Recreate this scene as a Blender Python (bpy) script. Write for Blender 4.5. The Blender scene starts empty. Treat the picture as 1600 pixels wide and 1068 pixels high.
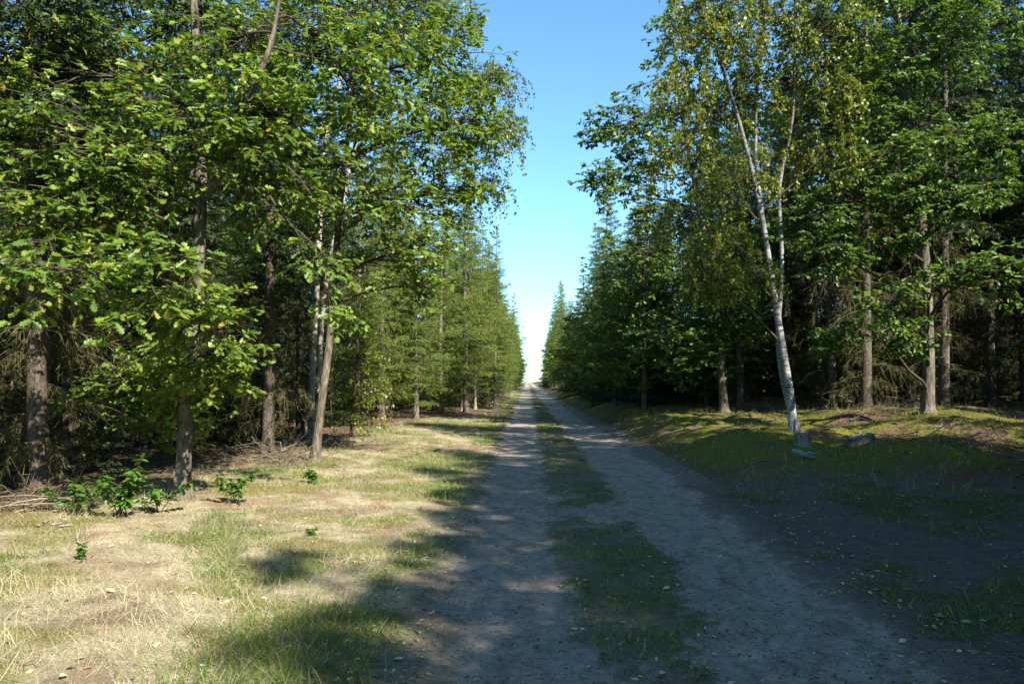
import bpy, math
import numpy as np
from mathutils import Vector, Matrix

R = np.random.default_rng(7)
sc = bpy.context.scene
COL = sc.collection
rad = math.radians

# ------------------------------------------------------------------ camera, sky, sun, exposure
CAM_Z, FPX, CX, CY = 1.6, 1244.0, 800.0, 534.0
YAW, PITCH = rad(1.15), rad(2.81)
cd = bpy.data.cameras.new('camera'); cam = bpy.data.objects.new('camera', cd); COL.objects.link(cam)
cd.lens = 28.0; cd.sensor_width = 36.0; cd.clip_start = 0.05; cd.clip_end = 2000
cam.location = (0, 0, CAM_Z); cam.rotation_euler = (rad(90) + PITCH, 0, YAW)
sc.camera = cam

SUN_EL, SUN_AZ = rad(40), rad(142)            # azimuth clockwise from +Y (down the track)
w = bpy.data.worlds.new('World'); sc.world = w; w.use_nodes = True
nt = w.node_tree; bg = nt.nodes['Background']
sky = nt.nodes.new('ShaderNodeTexSky'); sky.sky_type = 'NISHITA'; sky.sun_disc = False
sky.sun_elevation = SUN_EL; sky.sun_rotation = SUN_AZ
sky.air_density = 1.0; sky.dust_density = 0.2; sky.ozone_density = 2.0
tint = nt.nodes.new('ShaderNodeMix'); tint.data_type = 'RGBA'; tint.blend_type = 'MULTIPLY'; tint.inputs[0].default_value = 1.0
tint.inputs[7].default_value = (.72, 1.04, 1.12, 1)   # the camera's cool white balance, the same over the whole sky
nt.links.new(sky.outputs[0], tint.inputs[6]); nt.links.new(tint.outputs[2], bg.inputs[0]); bg.inputs[1].default_value = 0.092
sd = bpy.data.lights.new('sun', 'SUN'); sun = bpy.data.objects.new('sun', sd); COL.objects.link(sun)
sd.energy = 5.0; sd.angle = rad(0.5); sd.color = (1.0, 0.94, 0.84)
SDIR = Vector((math.sin(SUN_AZ)*math.cos(SUN_EL), math.cos(SUN_AZ)*math.cos(SUN_EL), math.sin(SUN_EL)))
sun.rotation_euler = (-SDIR).to_track_quat('-Z', 'Y').to_euler(); sun.location = (30, -20, 40)
sc.view_settings.view_transform = 'Standard'; sc.view_settings.look = 'None'
sc.view_settings.exposure = 1.45; sc.view_settings.gamma = 1.0; sc.view_settings.use_curve_mapping = False
sc.cycles.max_bounces = 6; sc.cycles.diffuse_bounces = 3; sc.cycles.transmission_bounces = 3
sc.cycles.glossy_bounces = 2; sc.cycles.caustics_reflective = False; sc.cycles.caustics_refractive = False

# ------------------------------------------------------------------ numpy helpers
CR = np.array(cam.rotation_euler.to_matrix())
def ray(px, py):
    return CR @ np.array([(px - CX)/FPX, -(py - CY)/FPX, -1.0])
def at(px, py, Y):
    d = ray(px, py); t = Y/d[1]
    return np.array([0, 0, CAM_Z]) + d*t
def norm(v):
    return v/np.maximum(np.linalg.norm(v, axis=-1, keepdims=True), 1e-9)
def sstep(a, b, x):
    t = np.clip((np.asarray(x, float) - a)/(b - a), 0, 1); return t*t*(3 - 2*t)
def _h(i, j, s):
    n = (i*374761393 + j*668265263 + s*974634777) & 0xffffffff
    n = ((n ^ (n >> 13))*1274126177) & 0xffffffff
    return ((n ^ (n >> 16)) & 0xffff)/65535.0
def vnoise(x, y, s=0):
    x = np.asarray(x, float); y = np.asarray(y, float)
    i = np.floor(x).astype(np.int64); j = np.floor(y).astype(np.int64)
    u = x - i; v = y - j; u = u*u*(3-2*u); v = v*v*(3-2*v)
    return (_h(i, j, s)*(1-u) + _h(i+1, j, s)*u)*(1-v) + (_h(i, j+1, s)*(1-u) + _h(i+1, j+1, s)*u)*v
def fbm(x, y, s=0, o=4):
    r = 0; a = .5; f = 1.
    for k in range(o):
        r = r + a*vnoise(x*f, y*f, s+k); a *= .5; f *= 2.03
    return r/(1 - .5**o)

def mk_mesh(name, geo, mat, smooth=False, colors=None):
    v, l, s = geo
    me = bpy.data.meshes.new(name)
    me.vertices.add(len(v)); me.vertices.foreach_set('co', np.ascontiguousarray(v, np.float32).ravel())
    me.loops.add(len(l)); me.loops.foreach_set('vertex_index', np.ascontiguousarray(l, np.int32))
    me.polygons.add(len(s))
    st = np.concatenate([[0], np.cumsum(s)[:-1]]).astype(np.int32)
    me.polygons.foreach_set('loop_start', st)
    if smooth: me.polygons.foreach_set('use_smooth', np.ones(len(s), bool))
    if colors is not None:
        a = me.attributes.new('cover', 'FLOAT_COLOR', 'POINT')
        a.data.foreach_set('color', np.ascontiguousarray(colors, np.float32).ravel())
    me.update(calc_edges=True)
    me.materials.append(mat)
    return me
def join(geos):
    V, L, S, o = [], [], [], 0
    for v, l, s in geos:
        V.append(v); L.append(np.asarray(l) + o); S.append(s); o += len(v)
    return np.concatenate(V), np.concatenate(L), np.concatenate(S)
def obj(name, me, parent=None, loc=None):
    o = bpy.data.objects.new(name, me); COL.objects.link(o)
    if parent: o.parent = parent
    if loc is not None: o.location = [float(q) for q in loc]
    return o
def tag(o, label=None, cat=None, group=None, kind=None):
    if label: o['label'] = label
    if cat: o['category'] = cat
    if group: o['group'] = group
    if kind: o['kind'] = kind
    return o
def thing(name, loc, label, cat, group=None, rot=(0, 0, 0), scale=(1, 1, 1)):
    o = obj(name, None, None, loc); o.empty_display_size = .2
    o.rotation_euler = rot; o.scale = scale
    return tag(o, label, cat, group)

def stamp(tpl, pos, d, n, scale, wide=None):
    """copies of a small template: x axis along d, z towards n"""
    tv, tf = tpl
    X = norm(d); Z = norm(n - (n*X).sum(-1, keepdims=True)*X); Yv = np.cross(Z, X)
    sc_ = scale[:, None, None]
    wy = sc_ if wide is None else wide[:, None, None]
    v = pos[:, None, :] + sc_*tv[None, :, 0:1]*X[:, None, :] + wy*tv[None, :, 1:2]*Yv[:, None, :] + sc_*tv[None, :, 2:3]*Z[:, None, :]
    k = len(tv); fl = np.concatenate([np.array(f) for f in tf]); fs = np.array([len(f) for f in tf])
    N = len(pos)
    l = (np.arange(N)[:, None]*k + fl[None, :]).ravel()
    return v.reshape(-1, 3), l, np.tile(fs, N)
def tubes(P, Rr, k=4, cap=False):
    P = np.asarray(P, float); Rr = np.asarray(Rr, float)
    n, m, _ = P.shape
    T = norm(np.gradient(P, axis=1))
    mt = norm(P[:, -1] - P[:, 0] + 1e-6)
    ref = np.where(np.abs(mt[:, 2:3]) < .8, np.array([[0.05, 0.03, 1.]]), np.array([[1., 0.1, 0.05]]))
    U = norm(np.cross(T, ref[:, None, :])); W = np.cross(T, U)
    a = np.arange(k)*2*np.pi/k
    ring = U[:, :, None, :]*np.cos(a)[None, None, :, None] + W[:, :, None, :]*np.sin(a)[None, None, :, None]
    V = P[:, :, None, :] + (Rr if Rr.ndim == 3 else Rr[:, :, None])[..., None]*ring
    i, j, q = np.meshgrid(np.arange(n), np.arange(m-1), np.arange(k), indexing='ij')
    b = i*m*k + j*k; q2 = (q+1) % k
    L = np.stack([b+q, b+q2, b+k+q2, b+k+q], -1).reshape(-1)
    S = np.full(n*(m-1)*k, 4)
    if cap:
        c = (np.arange(n)[:, None]*m*k + (m-1)*k + np.arange(k)[None, :]).reshape(-1)
        L = np.concatenate([L, c]); S = np.concatenate([S, np.full(n, k)])
    return V.reshape(-1, 3), L, S
def bez(A, C, B, m):
    t = np.linspace(0, 1, m)[None, :, None]
    return A[:, None]*(1-t)**2 + 2*C[:, None]*t*(1-t) + B[:, None]*t*t
def resample(pts, m):
    pts = np.asarray(pts, float)
    d = np.concatenate([[0], np.cumsum(np.linalg.norm(np.diff(pts[:, :3], axis=0), axis=1))])
    t = np.linspace(0, d[-1], m)
    q = np.stack([np.interp(t, d, pts[:, c]) for c in range(pts.shape[1])], -1)
    for _ in range(2):
        q[1:-1] = .25*q[:-2] + .5*q[1:-1] + .25*q[2:]
    return q

# ------------------------------------------------------------------ materials
def mat_new(name):
    m = bpy.data.materials.new(name); m.use_nodes = True
    nt = m.node_tree; return m, nt, nt.nodes['Principled BSDF'], nt.nodes['Material Output']
def N(nt, t, **k):
    n = nt.nodes.new(t)
    for a, b in k.items(): setattr(n, a, b)
    return n
def ramp(nt, fac, stops):
    r = N(nt, 'ShaderNodeValToRGB'); e = r.color_ramp.elements
    while len(e) < len(stops): e.new(.5)
    for q, (p, c) in zip(e, stops): q.position = p; q.color = (*c, 1)
    nt.links.new(fac, r.inputs[0]); return r.outputs[0]
def noise(nt, scale, detail=4, vec=None, rough=.6):
    n = N(nt, 'ShaderNodeTexNoise'); n.inputs['Scale'].default_value = scale
    n.inputs['Detail'].default_value = detail; n.inputs['Roughness'].default_value = rough
    if vec is not None: nt.links.new(vec, n.inputs['Vector'])
    return n.outputs['Fac']
def mixc(nt, a, b, fac, mode='MIX'):
    m = N(nt, 'ShaderNodeMix', data_type='RGBA', blend_type=mode)
    for s, v in ((m.inputs[0], fac), (m.inputs[6], a), (m.inputs[7], b)):
        if hasattr(v, 'links') or hasattr(v, 'is_linked'): nt.links.new(v, s)
        elif isinstance(v, (int, float)): s.default_value = v
        else: s.default_value = (*v, 1)
    return m.outputs[2]
def coords(nt, sx=1, sy=1, sz=1, which='Object'):
    t = N(nt, 'ShaderNodeTexCoord'); mp = N(nt, 'ShaderNodeMapping')
    mp.inputs['Scale'].default_value = (sx, sy, sz); nt.links.new(t.outputs[which], mp.inputs[0])
    return mp.outputs[0]
def bump(nt, bsdf, h, strength=.5, dist=.02):
    b = N(nt, 'ShaderNodeBump'); b.inputs['Strength'].default_value = strength; b.inputs['Distance'].default_value = dist
    nt.links.new(h, b.inputs['Height']); nt.links.new(b.outputs[0], bsdf.inputs['Normal'])

def leaf_mat(name, stops, trans=.35, tcol=(1.25, 1.3, .6), rough=.45, spec=.45):
    m, nt, p, out = mat_new(name)
    g = N(nt, 'ShaderNodeNewGeometry')
    c = ramp(nt, g.outputs['Random Per Island'], stops)
    pn = noise(nt, 1.1, 2, coords(nt))
    c = mixc(nt, c, ramp(nt, pn, [(.3, (.62, .66, .6)), (.7, (1.25, 1.22, 1.15))]), 1.0, 'MULTIPLY')
    nt.links.new(c, p.inputs['Base Color']); p.inputs['Roughness'].default_value = rough
    p.inputs['Specular IOR Level'].default_value = spec
    tr = N(nt, 'ShaderNodeBsdfTranslucent')
    nt.links.new(mixc(nt, c, tcol, 1.0, 'MULTIPLY'), tr.inputs[0])
    mx = N(nt, 'ShaderNodeMixShader'); mx.inputs[0].default_value = trans
    nt.links.new(p.outputs[0], mx.inputs[1]); nt.links.new(tr.outputs[0], mx.inputs[2]); nt.links.new(mx.outputs[0], out.inputs[0])
    return m
M = {}
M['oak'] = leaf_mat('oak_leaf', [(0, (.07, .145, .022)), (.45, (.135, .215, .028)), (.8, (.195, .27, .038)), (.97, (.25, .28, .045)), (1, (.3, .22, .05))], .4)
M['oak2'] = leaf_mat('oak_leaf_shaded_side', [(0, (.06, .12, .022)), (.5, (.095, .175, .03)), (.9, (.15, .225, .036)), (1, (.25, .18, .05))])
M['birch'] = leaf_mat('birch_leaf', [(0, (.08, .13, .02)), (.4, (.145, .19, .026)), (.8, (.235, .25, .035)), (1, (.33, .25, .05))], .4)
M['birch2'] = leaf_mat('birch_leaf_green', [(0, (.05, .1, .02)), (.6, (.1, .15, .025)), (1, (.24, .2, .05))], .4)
M['sapling'] = leaf_mat('sapling_leaf', [(0, (.06, .15, .025)), (.7, (.1, .22, .04)), (1, (.2, .24, .04))], .4)
M['spruce'] = leaf_mat('spruce_needle', [(0, (.022, .05, .016)), (.6, (.045, .085, .024)), (1, (.08, .12, .034))], .12, (1.2, 1.2, .7), .55, .3)
M['larch'] = leaf_mat('larch_needle', [(0, (.08, .15, .035)), (.6, (.23, .3, .065)), (1, (.32, .36, .085))], .5, (1.2, 1.2, .6), .6, .2)
M['larch_bright'] = leaf_mat('larch_needle_bright', [(0, (.12, .19, .04)), (.6, (.27, .34, .075)), (1, (.38, .42, .11))], .5, (1.2, 1.2, .6), .6, .2)
M['drygrass'] = leaf_mat('dry_grass', [(0, (.24, .17, .1)), (.5, (.43, .375, .25)), (.85, (.56, .52, .38)), (1, (.3, .3, .09))], .25, (1.05, 1.0, .8), .6, .3)
M['grass'] = leaf_mat('green_grass', [(0, (.08, .14, .02)), (.6, (.14, .21, .035)), (.9, (.24, .27, .06)), (1, (.45, .36, .18))], .35, (1.2, 1.2, .6), .5, .3)
M['moss'] = leaf_mat('moss_tuft', [(0, (.09, .12, .015)), (.6, (.16, .18, .02)), (1, (.26, .24, .05))], .3, (1.2, 1.1, .6), .7, .15)
M['fallen'] = leaf_mat('fallen_leaf', [(0, (.2, .11, .05)), (.35, (.36, .25, .12)), (.75, (.52, .43, .3)), (1, (.6, .52, .36))], .15, (1, 1, .8), .55, .3)
M['twig'] = leaf_mat('dead_twig', [(0, (.09, .065, .045)), (.6, (.17, .13, .095)), (1, (.28, .23, .17))], 0.0, (1, 1, 1), .8, .15)
M['deadneedle'] = leaf_mat('dead_needle', [(0, (.05, .05, .022)), (.6, (.1, .095, .04)), (1, (.16, .13, .06))], .1, (1, 1, .8), .7, .15)

M['debris'] = leaf_mat('bark_debris', [(0, (.03, .025, .02)), (.7, (.08, .06, .045)), (1, (.2, .16, .12))], 0.0, (1, 1, 1), .85, .15)

def bark(name, c1, c2, c3, sx=14, sz=3., bs=.7, dist=.02, moss=0.):
    m, nt, p, out = mat_new(name)
    v = coords(nt, sx, sx, sz)
    n1 = noise(nt, 1.0, 6, v, .7)
    n2 = noise(nt, 1.7, 3, coords(nt))
    c = ramp(nt, n1, [(.3, c1), (.5, c2), (.72, c3)])
    c = mixc(nt, c, ramp(nt, n2, [(.35, (.7, .7, .68)), (.7, (1.2, 1.18, 1.1))]), 1.0, 'MULTIPLY')
    if moss:
        c = mixc(nt, c, (.09, .11, .035), N_map(nt, noise(nt, 2.6, 4, coords(nt)), .55, .75, moss))
    nt.links.new(c, p.inputs['Base Color']); p.inputs['Roughness'].default_value = .9; p.inputs['Specular IOR Level'].default_value = .15
    bump(nt, p, n1, bs, dist)
    return m
def N_map(nt, fac, a, b, top=1.):
    n = N(nt, 'ShaderNodeMapRange'); n.inputs[1].default_value = a; n.inputs[2].default_value = b; n.inputs[4].default_value = top
    nt.links.new(fac, n.inputs[0]); return n.outputs[0]
M['oakbark'] = bark('oak_bark', (.035, .028, .022), (.16, .135, .108), (.33, .29, .235), 24, 5, 1., .05, .55)
M['sprucebark'] = bark('spruce_bark', (.03, .024, .02), (.115, .09, .076), (.23, .195, .17), 30, 17, 1., .03, .3)
M['larchbark'] = bark('larch_bark', (.06, .05, .04), (.17, .14, .115), (.28, .245, .21), 24, 12, .7, .012)
M['palebark'] = bark('pale_larch_bark', (.16, .14, .12), (.36, .32, .27), (.5, .46, .4), 20, 9, .7, .012)
M['thinbark'] = bark('branch_bark', (.025, .02, .015), (.065, .054, .04), (.13, .11, .08), 30, 12, .4, .005)
def birch_bark():
    m, nt, p, out = mat_new('birch_bark')
    base = ramp(nt, noise(nt, 1.0, 4, coords(nt, 3, 3, 14)), [(.3, (.16, .155, .14)), (.55, (.27, .265, .245)), (.8, (.4, .395, .37))])
    lent = ramp(nt, noise(nt, 1.0, 5, coords(nt, 5, 5, 34), .7), [(.41, (.06, .055, .05)), (.5, (1, 1, 1))])
    fis = ramp(nt, noise(nt, 1.0, 5, coords(nt, 16, 16, 4), .7), [(.42, (.05, .045, .04)), (.55, (.5, .48, .44))])
    s = N(nt, 'ShaderNodeSeparateXYZ'); nt.links.new(coords(nt), s.inputs[0])
    c = mixc(nt, base, lent, .85, 'MULTIPLY')
    c = mixc(nt, fis, c, N_map(nt, s.outputs[2], .25, .9))
    top = mixc(nt, c, (.09, .06, .045), N_map(nt, s.outputs[2], 5.5, 8.0, .85))
    nt.links.new(top, p.inputs['Base Color']); p.inputs['Roughness'].default_value = .75; p.inputs['Specular IOR Level'].default_value = .2
    bump(nt, p, noise(nt, 1.0, 5, coords(nt, 12, 12, 20), .7), .4, .01)
    return m
M['birchbark'] = birch_bark()
M['stumpbark'] = bark('stump_bark', (.04, .034, .028), (.24, .21, .175), (.4, .37, .32), 26, 7, .9, .02, .6)

def ground_mat():
    m, nt, p, out = mat_new('ground')
    at_ = N(nt, 'ShaderNodeAttribute', attribute_name='cover')
    n1 = noise(nt, 38, 6, coords(nt), .75); n2 = noise(nt, 6, 5, coords(nt), .65)
    c = mixc(nt, at_.outputs['Color'], ramp(nt, n1, [(.25, (.45, .42, .4)), (.5, (1, 1, 1)), (.75, (1.6, 1.55, 1.4))]), 1., 'MULTIPLY')
    c = mixc(nt, c, ramp(nt, n2, [(.3, (.72, .72, .7)), (.7, (1.25, 1.22, 1.15))]), 1., 'MULTIPLY')
    nt.links.new(c, p.inputs['Base Color']); p.inputs['Roughness'].default_value = .95; p.inputs['Specular IOR Level'].default_value = .1
    bump(nt, p, n1, .9, .03)
    return m
M['ground'] = ground_mat()
def track_mat():
    m, nt, p, out = mat_new('track_sand')
    n1 = noise(nt, 5, 6, coords(nt, 1, .5, 1), .7); n2 = noise(nt, 75, 5, coords(nt), .8); n3 = noise(nt, .8, 3, coords(nt, 1.6, .5, 1))
    c = ramp(nt, n1, [(.3, (.2, .168, .135)), (.5, (.31, .265, .215)), (.72, (.4, .35, .29))])
    c = mixc(nt, c, ramp(nt, n2, [(.28, (.5, .48, .47)), (.42, (.95, .95, .95)), (.6, (1.03, 1.03, 1.03)), (.7, (1.45, 1.43, 1.4))]), 1., 'MULTIPLY')
    c = mixc(nt, c, ramp(nt, noise(nt, 19, 5, coords(nt), .75), [(.3, (.6, .58, .56)), (.5, (1, 1, 1)), (.7, (1.3, 1.28, 1.22))]), 1., 'MULTIPLY')
    c = mixc(nt, c, (.38, .31, .225), N_map(nt, n3, .56, .74, .8))
    nt.links.new(c, p.inputs['Base Color']); p.inputs['Roughness'].default_value = .95; p.inputs['Specular IOR Level'].default_value = .12
    bump(nt, p, n2, .9, .02)
    return m
M['track'] = track_mat()
M['pebble'] = leaf_mat('pebble', [(0, (.12, .11, .1)), (.6, (.3, .28, .25)), (1, (.55, .52, .48))], 0, (1, 1, 1), .8, .2)
def wood_mat(name, c1, c2, s=30):
    m, nt, p, out = mat_new(name)
    n1 = noise(nt, s, 5, coords(nt), .7)
    nt.links.new(ramp(nt, n1, [(.3, c1), (.7, c2)]), p.inputs['Base Color']); p.inputs['Roughness'].default_value = .9
    bump(nt, p, n1, .6, .01); return m
M['cutwood'] = wood_mat('cut_wood', (.1, .085, .065), (.3, .26, .21))
M['lichen'] = wood_mat('lichen_wood', (.06, .085, .07), (.25, .32, .28), 24)

# ------------------------------------------------------------------ terrain
def track_edges(y):
    k = np.array([3, 4.5, 6, 8, 12, 16, 30, 60, 200.])
    xl = np.interp(y, k, [-.42, -.45, -.52, -.58, -.66, -.7, -.72, -.75, -.75])
    sl = np.interp(y, k, [.62, .5, .3, .2, .25, .32, .36, .36, .36])
    sr = np.interp(y, k, [.95, 1.08, 1.2, 1.28, 1.22, 1.24, 1.2, 1.18, 1.18])
    xr = np.interp(y, k, [2.1, 2.15, 2.22, 2.3, 2.34, 2.36, 2.36, 2.36, 2.36])
    return xl, sl, sr, xr
def base_z(x, y):
    z = .05*np.sin(y*.11+1.) * sstep(20, 50, y) + .25*sstep(60, 130, y) - .18*sstep(25, 60, y)*(1-sstep(70, 130, y))
    return z
def bank(x, y):
    b = sstep(2.5, 4.6, x)*sstep(10.5, 15, y)*(.32 + .18*sstep(15, 19, y))
    b = b + .32*sstep(6.5, 11, x)*sstep(13, 20, y)
    return b + .1*sstep(4, 8, x)*(1 - sstep(8, 11, y))
def rut(x, y):
    xl, sl, sr, xr = track_edges(y)
    e = .2*(fbm(x*2.2, y*1.3, 31)-.5)*2 + .16*(fbm(x*9, y*9, 37, 3)-.5)*2
    l = sstep(-.12, .12, (x - xl) + e)*sstep(-.14, .14, (sl - x) + e*1.3)
    r = sstep(-.14, .14, (x - sr) + e*1.3)*sstep(-.14, .14, (xr - x) + e*1.4)
    yw = y + 1.6*(fbm(x*1.3, y*1.3, 8)-.5)
    gap = sstep(8.4, 9.6, yw)*(1-sstep(10.6, 12.6, yw))*sstep(.4, .62, fbm(x*3.1, y*2.4, 5)+.08)*((x > 0) & (x < 1.5))
    return np.maximum(np.maximum(l, r), gap*.8)
def zfun(x, y):
    x = np.asarray(x, float); y = np.asarray(y, float)
    z = base_z(x, y) + bank(x, y)
    z = z + .14*sstep(-1.2, -4.5, -(-x)*1.0) if False else z + .14*sstep(1.2, 4.5, -x)
    off = np.maximum(sstep(.8, 2.2, -x), sstep(2.5, 4.5, x))
    z = z + off*(.16*(fbm(x*.55, y*.55, 11)-.5) + .07*(fbm(x*2.3, y*2.3, 12, 3)-.5))
    md = sstep(2.9, 4.2, x)*sstep(12, 15, y)*(1-sstep(40, 60, y))
    z = z + md*(.5*(fbm(x*.8+3, y*.6, 21, 3)-.45))
    return z
def zground(x, y):
    return zfun(x, y) - .055*rut(x, y) + .018*(fbm(np.asarray(x)*11, np.asarray(y)*11, 13, 3)-.5)
def hit(px, py, zf=zfun):
    d = ray(px, py); t = np.linspace(1.5, 80, 8000)
    p = np.array([0, 0, CAM_Z]) + d*t[:, None]
    i = np.argmax(p[:, 2] <= zf(p[:, 0], p[:, 1]))
    q = p[i]; q[2] = float(zf(q[0], q[1])); return q
def axis(segs):
    a = [np.arange(s, e, st) for s, e, st in segs]; return np.concatenate(a + [[segs[-1][1]]])
xs = axis([(-400, -60, 40), (-60, -20, 4), (-20, -8, .8), (-8, -3, .16), (-3, 4, .07), (4, 12, .16), (12, 30, 1.), (30, 60, 5), (60, 400, 40)])
ys = axis([(-200, -20, 30), (-20, 2, 2), (2, 3.6, .2), (3.6, 11, .07), (11, 20, .12), (20, 42, .3), (42, 180, 1.2), (180, 260, 10), (260, 700, 60)])
def sheet(xs, ys, zf):
    gx, gy = np.meshgrid(xs, ys, indexing='ij'); z = zf(gx, gy)
    v = np.stack([gx, gy, z], -1).reshape(-1, 3); ny = len(ys)
    i, j = np.meshgrid(np.arange(len(xs)-1), np.arange(ny-1), indexing='ij')
    b = (i*ny + j).ravel()
    return (v, np.stack([b, b+ny, b+ny+1, b+1], -1).ravel(), np.full(len(b), 4)), gx.ravel(), gy.ravel()
geo, gx, gy = sheet(xs, ys, zground)
def xleft(y):      # where the wood's floor begins on the left
    return np.interp(y, [0, 8, 11, 14, 16, 20, 28, 34, 40, 200], [-7.5, -6.6, -5.9, -5.3, -4.9, -4.7, -4.6, -3.4, -2.6, -2.2])
def cover(x, y):
    n1 = fbm(x*.9, y*.9, 41); n2 = fbm(x*2.6, y*2.6, 44); n3 = fbm(x*.5, y*.5, 47)
    straw = np.array([.36, .315, .21]); green = np.array([.1, .135, .03]); moss = np.array([.13, .14, .02])
    litter = np.array([.13, .088, .058]); dirt = np.array([.205, .178, .15]); brown = np.array([.26, .195, .13])
    c = litter[None]*np.ones((len(x), 1))
    def mx(c, col, m): return c*(1-m[:, None]) + col[None]*m[:, None]
    c = c*(0.75 + .5*n2[:, None])
    lv = sstep(0, .7, x - xleft(y) + (n1-.5)*1.6)*(x < 0)
    c = mx(c, brown, lv)
    c = mx(c, straw, lv*sstep(.36, .52, n2*.6 + n1*.4))
    pt = fbm(x*1.7+5, y*1.7, 98, 4)
    c = mx(c, np.array([.17, .115, .075]), lv*sstep(.54, .66, pt)*.75)
    c = mx(c, np.array([.15, .15, .03]), lv*sstep(.54, .62, fbm(x*1.3+9, y*1.3, 97, 3))*.6)
    gl = sstep(.56, .68, n1*.7 + n2*.3 + .12*sstep(2.6, 1.2, -x) + .06*sstep(14, 26, y))
    c = mx(c, green, lv*gl*.85)
    c = mx(c, dirt, sstep(-1.15, -.75, x + (n1-.5)*.5)*(x < 2.9)*.75)
    st = sstep(.1, .35, x)*sstep(1.45, 1.2, x)
    c = mx(c, green*.8, st*sstep(.42, .62, n2*.6+n1*.4)*.6)
    rb = sstep(2.6, 3.6, x)*sstep(11.5, 14, y)
    c = mx(c, moss, rb*sstep(.42, .58, n1*.6+n2*.4 + .06)*.85*(1-.75*sstep(8.5, 12.5, x)))
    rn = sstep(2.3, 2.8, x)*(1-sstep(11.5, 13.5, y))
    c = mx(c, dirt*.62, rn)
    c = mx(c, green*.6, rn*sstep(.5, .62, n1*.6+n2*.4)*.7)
    c = mx(c, np.array([.15, .07, .045]), sstep(5, 7, x)*sstep(9.8, 11, y)*(1-sstep(12.5, 14, y))*sstep(.4, .55, n2)*.7)
    c = mx(c, np.array([.295, .252, .205]), sstep(.12, .5, rut(x, y)))
    return np.concatenate([c, np.ones((len(x), 1))], 1)
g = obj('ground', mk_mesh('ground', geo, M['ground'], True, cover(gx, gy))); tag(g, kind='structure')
tx = axis([(-1.3, 3.0, .06)]); ty = axis([(1.5, 3.6, .3), (3.6, 14, .1), (14, 40, .3), (40, 175, 1.2)])
def ztrack(x, y):
    return zfun(x, y) - .03 + .012*(fbm(x*3, y*1.2, 61, 3)-.5) + .006*(fbm(x*14, y*14, 62, 2)-.5)
geo, _, _ = sheet(tx, ty, ztrack)
tag(obj('dirt_track', mk_mesh('dirt_track', geo, M['track'], True)), kind='structure')
def surf(x, y): return np.maximum(zground(x, y), np.where((np.asarray(x) > -1.3) & (np.asarray(x) < 3), ztrack(np.asarray(x, float), np.asarray(y, float)), -9))

# ------------------------------------------------------------------ leaf templates
def halves(o):
    o = np.array(o); n = len(o)
    v = [(0, 0, 0), (1, 0, -.16)] + [(x, y, .16*y - .16*x*x) for x, y in o] + [(x, -y, .16*y - .16*x*x) for x, y in o]
    return np.array(v), [[0] + [1] + list(range(n+1, 1, -1)), [1, 0] + list(range(2+n, 2+2*n))]
T_OAK = halves([(.1, .04), (.2, .17), (.31, .09), (.42, .26), (.53, .14), (.66, .29), (.76, .17), (.88, .2), (.97, .09)])
T_OAK2 = halves([(.2, .16), (.31, .07), (.46, .27), (.57, .1), (.75, .29), (.95, .11)])
T_OAK3 = halves([(.34, .25), (.54, .15), (.8, .25)])
T_OVAL = halves([(.18, .15), (.45, .23), (.75, .15)])
T_BIRCH = (np.array([(0, 0, 0), (.42, .36, .08), (1, 0, -.1), (.42, -.36, .08)]), [[0, 3, 2, 1]])
T_TRI = (np.array([(0, -.5, 0), (0, .5, 0), (1, 0, 0)]), [[0, 1, 2]])
T_QUAD = (np.array([(0, -.25, 0), (.5, -.5, .05), (1, 0, 0), (.5, .5, .05)]), [[0, 1, 2, 3]])
T_BLADE2 = (np.array([(0, -.5, 0), (0, .5, 0), (1, .12, .06), (1, -.12, .06)]), [[0, 1, 2, 3]])
T_BLADE = (np.array([(0, -.5, 0), (0, .5, 0), (.55, .36, .1), (.55, -.36, .1), (1, 0, .0)]), [[0, 1, 2, 3], [3, 2, 4]])
def rdir(n, r=R):
    return norm(r.normal(size=(n, 3)))

# ------------------------------------------------------------------ broadleaf trees
def trunk_geo(pts, rads, k=14, flare=.5, m=26, seed=0, lump=.08):
    q = resample(np.column_stack([pts, rads]), m)
    tt = np.linspace(0, 1, m)**1.7*(m-1); q = np.stack([np.interp(tt, np.arange(m), q[:, c]) for c in range(4)], -1)
    r = q[:, 3].copy(); zz = q[:, 2] - q[0, 2] - .05
    r = r*(1 + 1.3*flare*np.exp(-np.maximum(zz, 0)/.13))
    a = np.arange(k)
    lumps = 1 + lump*2*(vnoise(a[None, :]*.9+seed, zz[:, None]*2.2, seed)-.5) + .5*flare*np.exp(-zz/.2)[:, None]*np.sin(a*2*np.pi*5/k+seed)[None, :]
    return tubes(q[None, :, :3], (r[:, None]*lumps)[None], k, True), q

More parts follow.
